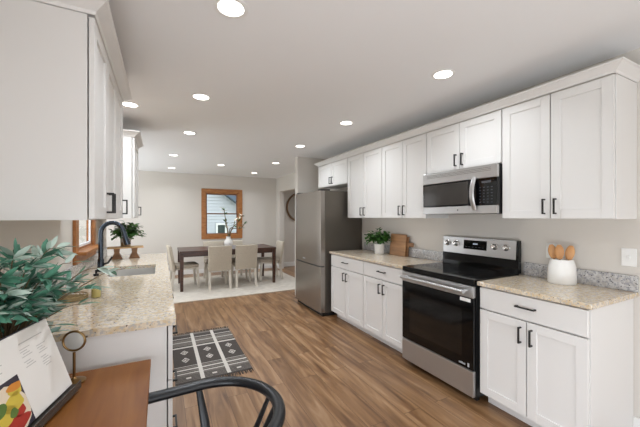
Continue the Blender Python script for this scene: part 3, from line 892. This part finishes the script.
def bushy(name, label, loc, pot_mb, pot_m, nleaf, spread, zc, rz, m, seed, lsize=(.05, .08), zmin=None, xmax=None):
    t = thing(name, label, 'plant', loc)
    obj('pot', pot_mb, pot_m, t, True)
    random.seed(seed)
    st = BM(); lf = BM()
    for k in range(int(nleaf / 7)):
        a = random.uniform(0, 2 * PI); r = spread * math.sqrt(random.random()); 
        tip = Vector((r * math.cos(a), r * math.sin(a), zc + rz * random.uniform(-.7, 1.0) * (1 - .5 * r / spread)))
        if xmax is not None and tip.x > xmax: tip.x = xmax * random.random()
        p = smooth_pts([(0.01 * math.cos(a), .01 * math.sin(a), zc * .4), (tip.x * .35, tip.y * .35, zc * .8 + .03), tip], 4)
        tube(st, p, .0018, 5)
        for q in range(7):
            c = p[random.randrange(len(p) // 2, len(p))]
            d = Vector((math.cos(a) + random.uniform(-1, 1), math.sin(a) + random.uniform(-1, 1), random.uniform(-.5, .6)))
            if xmax is not None and c.x > xmax * .6: d.x = -abs(d.x)
            L = random.uniform(*lsize); leaf(lf, c, d, L, L * random.uniform(.6, .85), 0 if random.random() < .6 else 1, .25)
    obj('stems', st, M['leaf'], t, True); obj('foliage', lf, m, t)
    return t
b = BM(); lathe(b, [(0, 0), (.055, 0), (.060, .005), (.066, .125), (.062, .127), (.058, .11), (0, .11)], 32)
bushy('potted_plant', 'leafy green plant in a white pot beside the cutting boards', (2.50, 3.20, .9145), b, M['white'], 480, .16, .20, .13, [M['leaf'], M['leaf2']], 11, (.045, .07), xmax=.09)

# cutting boards leaning on the backsplash
def cboard(label, y0, y1, h, lean, xb, m, dz=.0, grip=None):
    t = thing('cutting_board', label, 'cutting board', (xb, y0, .9147), 0, 'cutting boards')
    b = BM(); th = .018
    bx(b, 0, th, 0, y1 - y0, 0, h, .004)
    Rm = Matrix.Rotation(lean, 4, 'Y')
    for v in b.verts: v.co = Rm @ v.co
    o = obj('board', b, m, t)
    if grip:
        b = BM(); bx(b, 0.0, th, -.075, .0, grip - .024, grip + .024, .006)
        for v in b.verts: v.co = Rm @ v.co
        obj('grip', b, m, t)
    return t
cboard('pale rectangular cutting board leaning in front of the darker one', 2.815, 3.09, .262, .10, 2.570, M['board'])
cboard('darker cutting board with a side grip leaning behind the pale board', 2.795, 3.06, .235, .09, 2.597, M['board_dark'], grip=.145)

# ------------------------------------------------------------ left counter items
t = thing('wood_riser', 'small natural wood riser on the far end of the left counter', 'stand', (-.36, 4.18, .9145), .1)
obj('top_board', one(-.175, .175, -.075, .075, .115, .133, .004), M['riser'], t)
for s in (-1, 1):
    b = BM(); prism(b, [(-.055, 0), (.055, 0), (.045, .02), (.024, .06), (.03, .1145), (-.03, .1145), (-.024, .06), (-.045, .02)], -.06, .06, Matrix(((1, 0, 0, s * .085), (0, 0, 1, 0), (0, 1, 0, 0), (0, 0, 0, 1)))); obj('foot', b, M['board_dark'], t)
b = BM(); lathe(b, [(0, 0), (.045, 0), (.05, .006), (.055, .10), (.052, .102), (.05, .09), (0, .09)], 32)
bushy('potted_plant', 'trailing green plant in a pale pot on the wood riser behind the faucet', (-.36, 4.18, 1.0485), b, M['chrome'], 480, .17, .16, .16, [M['leaf'], M['leaf2']], 21, (.045, .07))

b = BM()
tr = BM()
for z in (.006, .022): tube(tr, [(.088 * math.cos(a), .088 * math.sin(a), z) for a in [2 * PI * i / 40 for i in range(40)]], .0035, 8, 1.0, True)
for k in range(6): tube(tr, [((.012 + .0145 * k) * math.cos(a), (.012 + .0145 * k) * math.sin(a), .004) for a in [2 * PI * i / 32 for i in range(32)]], .002, 6, 1.0, True)
for k in range(8):
    a = PI * k / 8; tube(tr, [(.086 * math.cos(a), .086 * math.sin(a), .0022), (-.086 * math.cos(a), -.086 * math.sin(a), .0022)], .002, 6)
for k in range(24):
    a = 2 * PI * k / 24; tube(tr, [(.088 * math.cos(a), .088 * math.sin(a), .006), (.088 * math.cos(a + .2), .088 * math.sin(a + .2), .022)], .0018, 5)
o = obj('woven_tray', tr, M['seagrass'], None, True); o.location = (-.468, 2.225, .9145)
tag(o, 'small round woven tray on the left counter under the olive leaves', 'tray')
t = thing('soap_bottle', 'clear soap bottle with yellow liquid on the left counter beside the woven tray', 'bottle', (-.338, 2.215, .9145))
b = BM(); lathe(b, [(0, 0), (.024, 0), (.026, .004), (.026, .095), (.012, .112), (.012, .125), (0, .125)], 24); obj('bottle', b, M['bottle'], t, True)
b = BM(); lathe(b, [(0, .003), (.022, .003), (.0225, .006), (.0225, .05), (0, .05)], 24); obj('liquid', b, M['soap'], t, True)
b = BM(); lathe(b, [(0, .1255), (.014, .1255), (.014, .138), (.005, .14), (.005, .16), (0, .16)], 16); tube(b, [(0, 0, .158), (.03, -.012, .158), (.036, -.014, .15)], .004, 8); obj('pump', b, M['black'], t, True)

# ------------------------------------------------------------ desk, chair, book, magnifier
DZ = .75
t = thing('desk', 'warm brown wooden desk top butted against the left cabinet end', 'desk', (-.315, 1.02, 0))
obj('desktop', one(-.275, .275, -.56, .562, DZ - .022, DZ, .003), M['desk'], t)
b = BM(); bx(b, -.25, .20, -.53, -.51, DZ - .09, DZ - .0225); bx(b, -.25, .20, .51, .53, DZ - .09, DZ - .0225); bx(b, -.25, -.23, -.51, .51, DZ - .09, DZ - .0225); obj('apron', b, M['desk'], t)
for x in (-.225, .19):
    for y in (-.525, .525): obj('leg', one(x - .025, x + .025, y - .025, y + .025, 0, DZ - .0905 + .0, .003), M['desk'], t)

t = thing('windsor_chair', 'black bow-backed wooden chair pulled up to the brown desk', 'chair', (.05, 1.115, 0))
rail = []
RR = .230
for k in range(25):
    a = -PI / 2 + PI * k / 24
    rail.append((.105 + RR * 1.0 * math.cos(a), RR * math.sin(a), .700))
rail = [(-.20, -.215, .700), (-.1, -.22, .700), (0, -.225, .700)] + rail + [(0, .225, .700), (-.1, .22, .700), (-.20, .215, .700)]
b = BM(); tube(b, rail, .022, 16, .85); obj('bow_rail', b, M['chairblk'], t, True)
b = BM(); rings = []
sp = []
for k in range(28):
    a = 2 * PI * k / 28; ca, sa = math.cos(a), math.sin(a)
    sp.append((.0 + .2 * abs(ca) ** .75 * (1 if ca > 0 else -1), .2 * abs(sa) ** .75 * (1 if sa > 0 else -1)))
prism(b, [(x - .02, y) for x, y in sp], .425, .455)
obj('seat', b, M['chairblk'], t)
for y in (-.135, -.015, .05):
    x = .105 + math.sqrt(max(0, RR ** 2 - y * y)); yb = y * .7
    b = BM(); tube(b, [(x - .001, y, .697), (x * .80, y * .85, .57), (.155, yb, .452)], [.013, .017, .018], 10, .5, up=(1, 0, 0)); obj('slat', b, M['chairblk'], t, True)
for s in (-1, 1):
    b = BM(); tube(b, [(.085, s * .223, .697), (.105, s * .185, .57), (.11, s * .15, .452)], [.012, .018, .022], 10, .55, up=(0, 1, 0)); obj('slat', b, M['chairblk'], t, True)
    for x0, x1 in ((.12, .19), (-.14, -.19)):
        b = BM(); tube(b, [(x0, s * .13, .427), (x1, s * .19, 0.0)], [.018, .012], 10); obj('leg', b, M['chairblk'], t, True)

# cookbook on its black easel: faces +x, leaning back to the wall
lean = .325
yaw = -.24
t = thing('book_stand', 'black metal cookbook stand on the brown desk', 'stand', (-.288, 1.415, DZ + .0005), yaw)
M['easel'] = mat('black_easel', (84, 79, 74), 0.35, 0.4)
b = BM(); bx(b, -.012, .030, -.71, .0, .012, .026, .002); bx(b, .026, .030, -.71, .0, .026, .04, .001); obj('ledge', b, M['easel'], t)
b = BM(); Lm = Matrix.Rotation(-lean, 4, 'Y')
for y in (-.50, -.12): bx(b, -.013, -.008, y - .02, y + .02, .026, .22, .001, mtx=Lm)
for y in (-.50, -.12): bx(b, -.11, .015, y - .01, y + .01, 0.0, .0115, .001)
obj('easel_frame', b, M['easel'], t)
t = thing('cookbook', 'open cookbook showing a colourful dish, propped on the black stand', 'book', (-.288, 1.415, DZ + .0285), yaw)
bk = BM(); bx(bk, -.007, .0, -.702, -.012, 0, .262, .001, mtx=Lm); obj('cover', bk, M['f_dark'], t)
for nm, ya, yb in (('right_page', -.410, -.014), ('left_page', -.70, -.412)):
    pg = BM(); bx(pg, .0005, .010, ya, yb, .003, .259, .002, mtx=Lm); po = obj(nm, pg, M['paper'], t)
    if nm == 'right_page':
        for col, y0, y1, zs in ((0, -.105, -.062, (.19, .182, .174, .166, .15, .142, .134, .126, .118)), (1, -.175, -.130, (.205, .197, .189, .181, .165, .157, .149)), (2, -.36, -.25, (.226, .216, .206, .196, .186, .176))):
            b = BM()
            for i, z in enumerate(zs):
                bx(b, .0102, .0106, y0 + (.008 if i % 3 == 2 else 0), y1 - .008 * ((i * 5) % 3), z, z + .0022, mtx=Lm)
            obj('text_column', b, M['ink'], po)
        b = BM(); bx(b, .0102, .0106, -.17, -.06, .222, .2255, mtx=Lm)
        obj('heading', b, M['ink'], po)
        b = BM(); bx(b, .0102, .0106, -.405, -.215, .004, .150, mtx=Lm)
        ph = obj('food_photo', b, M['f_dark'], po)
        random.seed(9)
        def blobs(nm, mm, lst, lay):
            b = BM()
            for (y, z, ry, rz) in lst:
                pts = [(y + ry * (1 + .15 * math.sin(3 * a + y * 90)) * math.cos(a), z + rz * (1 + .15 * math.cos(2 * a + z * 70)) * math.sin(a)) for a in [2 * PI * k / 18 for k in range(18)]]
                pts = [(max(-.4045, min(-.2155, (p[0] + .185) * 1.25 - .285)), max(.0045, min(.1495, p[1] * 1.15))) for p in pts]
                prism(b, pts, .0106 + lay * .0002, .0108 + lay * .0002, Lm @ Matrix(((0, 0, 1, 0), (1, 0, 0, 0), (0, 1, 0, 0), (0, 0, 0, 1))))
            obj(nm, b, mm, ph)
        blobs('printed_tortilla', M['f_wht'], [(-.185, .055, .065, .06)], 0)
        blobs('printed_tomato', M['f_red'], [(-.19, .028, .05, .02), (-.225, .10, .025, .02), (-.16, .05, .02, .012)], 1)
        blobs('printed_corn', M['f_yel'], [(-.165, .075, .028, .022), (-.195, .06, .028, .02), (-.15, .10, .02, .014)], 2)
        blobs('printed_herbs', M['f_grn'], [(-.205, .078, .018, .016), (-.175, .055, .012, .01)], 3)
        blobs('printed_pepper', M['f_org'], [(-.15, .108, .022, .010)], 4)
    else:
        b = BM()
        for i in range(16): bx(b, .0102, .0106, -.68, -.45 - .02 * ((i * 3) % 4), .06 + i * .011, .0635 + i * .011, mtx=Lm)
        obj('text_column', b, M['ink'], po)

t = thing('magnifying_glass', 'round brass magnifying glass on a stand at the desk back edge', 'magnifier', (-.297, 1.492, DZ + .0005), -.25)
b = BM(); lathe(b, [(0, 0), (.037, 0), (.038, .004), (.03, .008), (.010, .013), (.006, .02), (0, .02)], 32); obj('base', b, M['brass'], t, True)
b = BM(); tube(b, [(0, 0, .015), (0, 0, .115)], .0048, 10); obj('stem', b, M['brass'], t, True)
b = BM(); tube(b, [(0.0365 * math.cos(a), 0, .158 + .0365 * math.sin(a)) for a in [2 * PI * k / 40 for k in range(40)]], .0042, 10, 1.2, True, (0, 1, 0)); obj('ring', b, M['brass'], t, True)
b = BM(); lathe(b, [(0, .003), (.02, .0025), (.036, 0), (.02, -.0025), (0, -.003)], 32)
for v in b.verts: v.co = Matrix.Translation((0, 0, .158)) @ Matrix.Rotation(PI / 2, 4, 'X') @ v.co
obj('lens', b, M['lens'], t, True)

# olive branches in a vase behind the book
t = thing('olive_branches', 'large spray of silvery green olive branches behind the cookbook', 'plant', (-.475, 1.44, DZ + .0005))
b = BM(); lathe(b, [(0, 0), (.05, 0), (.068, .03), (.072, .08), (.055, .14), (.034, .17), (.036, .19), (.03, .19), (.028, .17), (0, .15)], 32); obj('vase', b, M['white'], t, True)
random.seed(14)
st = BM(); lf = BM()
tips = [(.02, .02, .50), (.10, .12, .50), (.17, .05, .46), (.25, .12, .425), (.24, -.02, .37), (.18, .10, .38), (.09, -.07, .47), (.03, -.14, .44), (.12, .0, .32), (.20, .04, .30),
        (.04, .06, .40), (-.03, -.10, .50), (-.06, -.2, .42), (.09, .08, .28), (.0, -.05, .30), (.14, -.03, .25), (.04, -.25, .36), (.33, .22, .40), (.13, .03, .52), (-.04, .06, .46), (.05, .0, .23), (.10, .05, .20), (.0, -.02, .22), (-.02, .03, .30), (.03, .08, .27), (.07, .02, .36), (-.05, -.12, .34), (.02, -.18, .30), (-.08, -.05, .28), (.05, .06, .25), (.02, .05, .22), (-.04, -.16, .24), (.10, .10, .40), (.06, -.12, .50), (.0, -.08, .42), (.13, -.05, .42), (.06, -.02, .36), (.10, .03, .34), (.03, -.10, .38), (.07, .05, .32), (.0, .08, .33), (.12, .0, .37), (-.02, -.02, .36), (.16, .06, .38), (.05, -.16, .40), (.09, -.08, .36)] + [(random.uniform(-.06, .10), random.uniform(-.16, .0), random.uniform(.29, .37)) for _ in range(14)]
for tp in tips:
    tp = Vector(tp)
    p = smooth_pts([(0, 0, .15), (tp.x * .3, tp.y * .3, .15 + (tp.z - .15) * .55), (tp.x * .75, tp.y * .75, .15 + (tp.z - .15) * .95), tp], 6)
    tube(st, p, [.0028 - .0016 * i / (len(p) - 1) for i in range(len(p))], 6)
    for i in range(4, len(p)):
        for s in (-1, 1):
            d = (p[min(i + 1, len(p) - 1)] - p[i - 1]).normalized()
            side = d.cross(Vector((random.uniform(-.3, .3), random.uniform(-.3, .3), 1))).normalized() * s
            dd = d * .7 + side * .8 + Vector((0, 0, random.uniform(-.5, .5)))
            if random.random() < .12: continue
            L = random.uniform(.048, .080)
            e = p[i] + dd.normalized() * L
            if e.x < -.112 or p[i].x < -.112: continue
            if min(e.y, p[i].y) < .03 and max(e.x, p[i].x) > .02 + .2 * min(e.y, 0) and min(e.z, p[i].z) < .305: continue
            if p[i].x > .12 and random.random() < .6: continue
            leaf(lf, p[i], dd, L, L * random.uniform(.24, .32), 0 if random.random() < .58 else 1, random.uniform(-.1, .25), roll=random.uniform(-1, 1))
    leaf(lf, p[-1], p[-1] - p[-3], .07, .018, 0)
obj('stems', st, M['stem'], t, True); obj('foliage', lf, [M['olive'], M['olive_pale']], t)
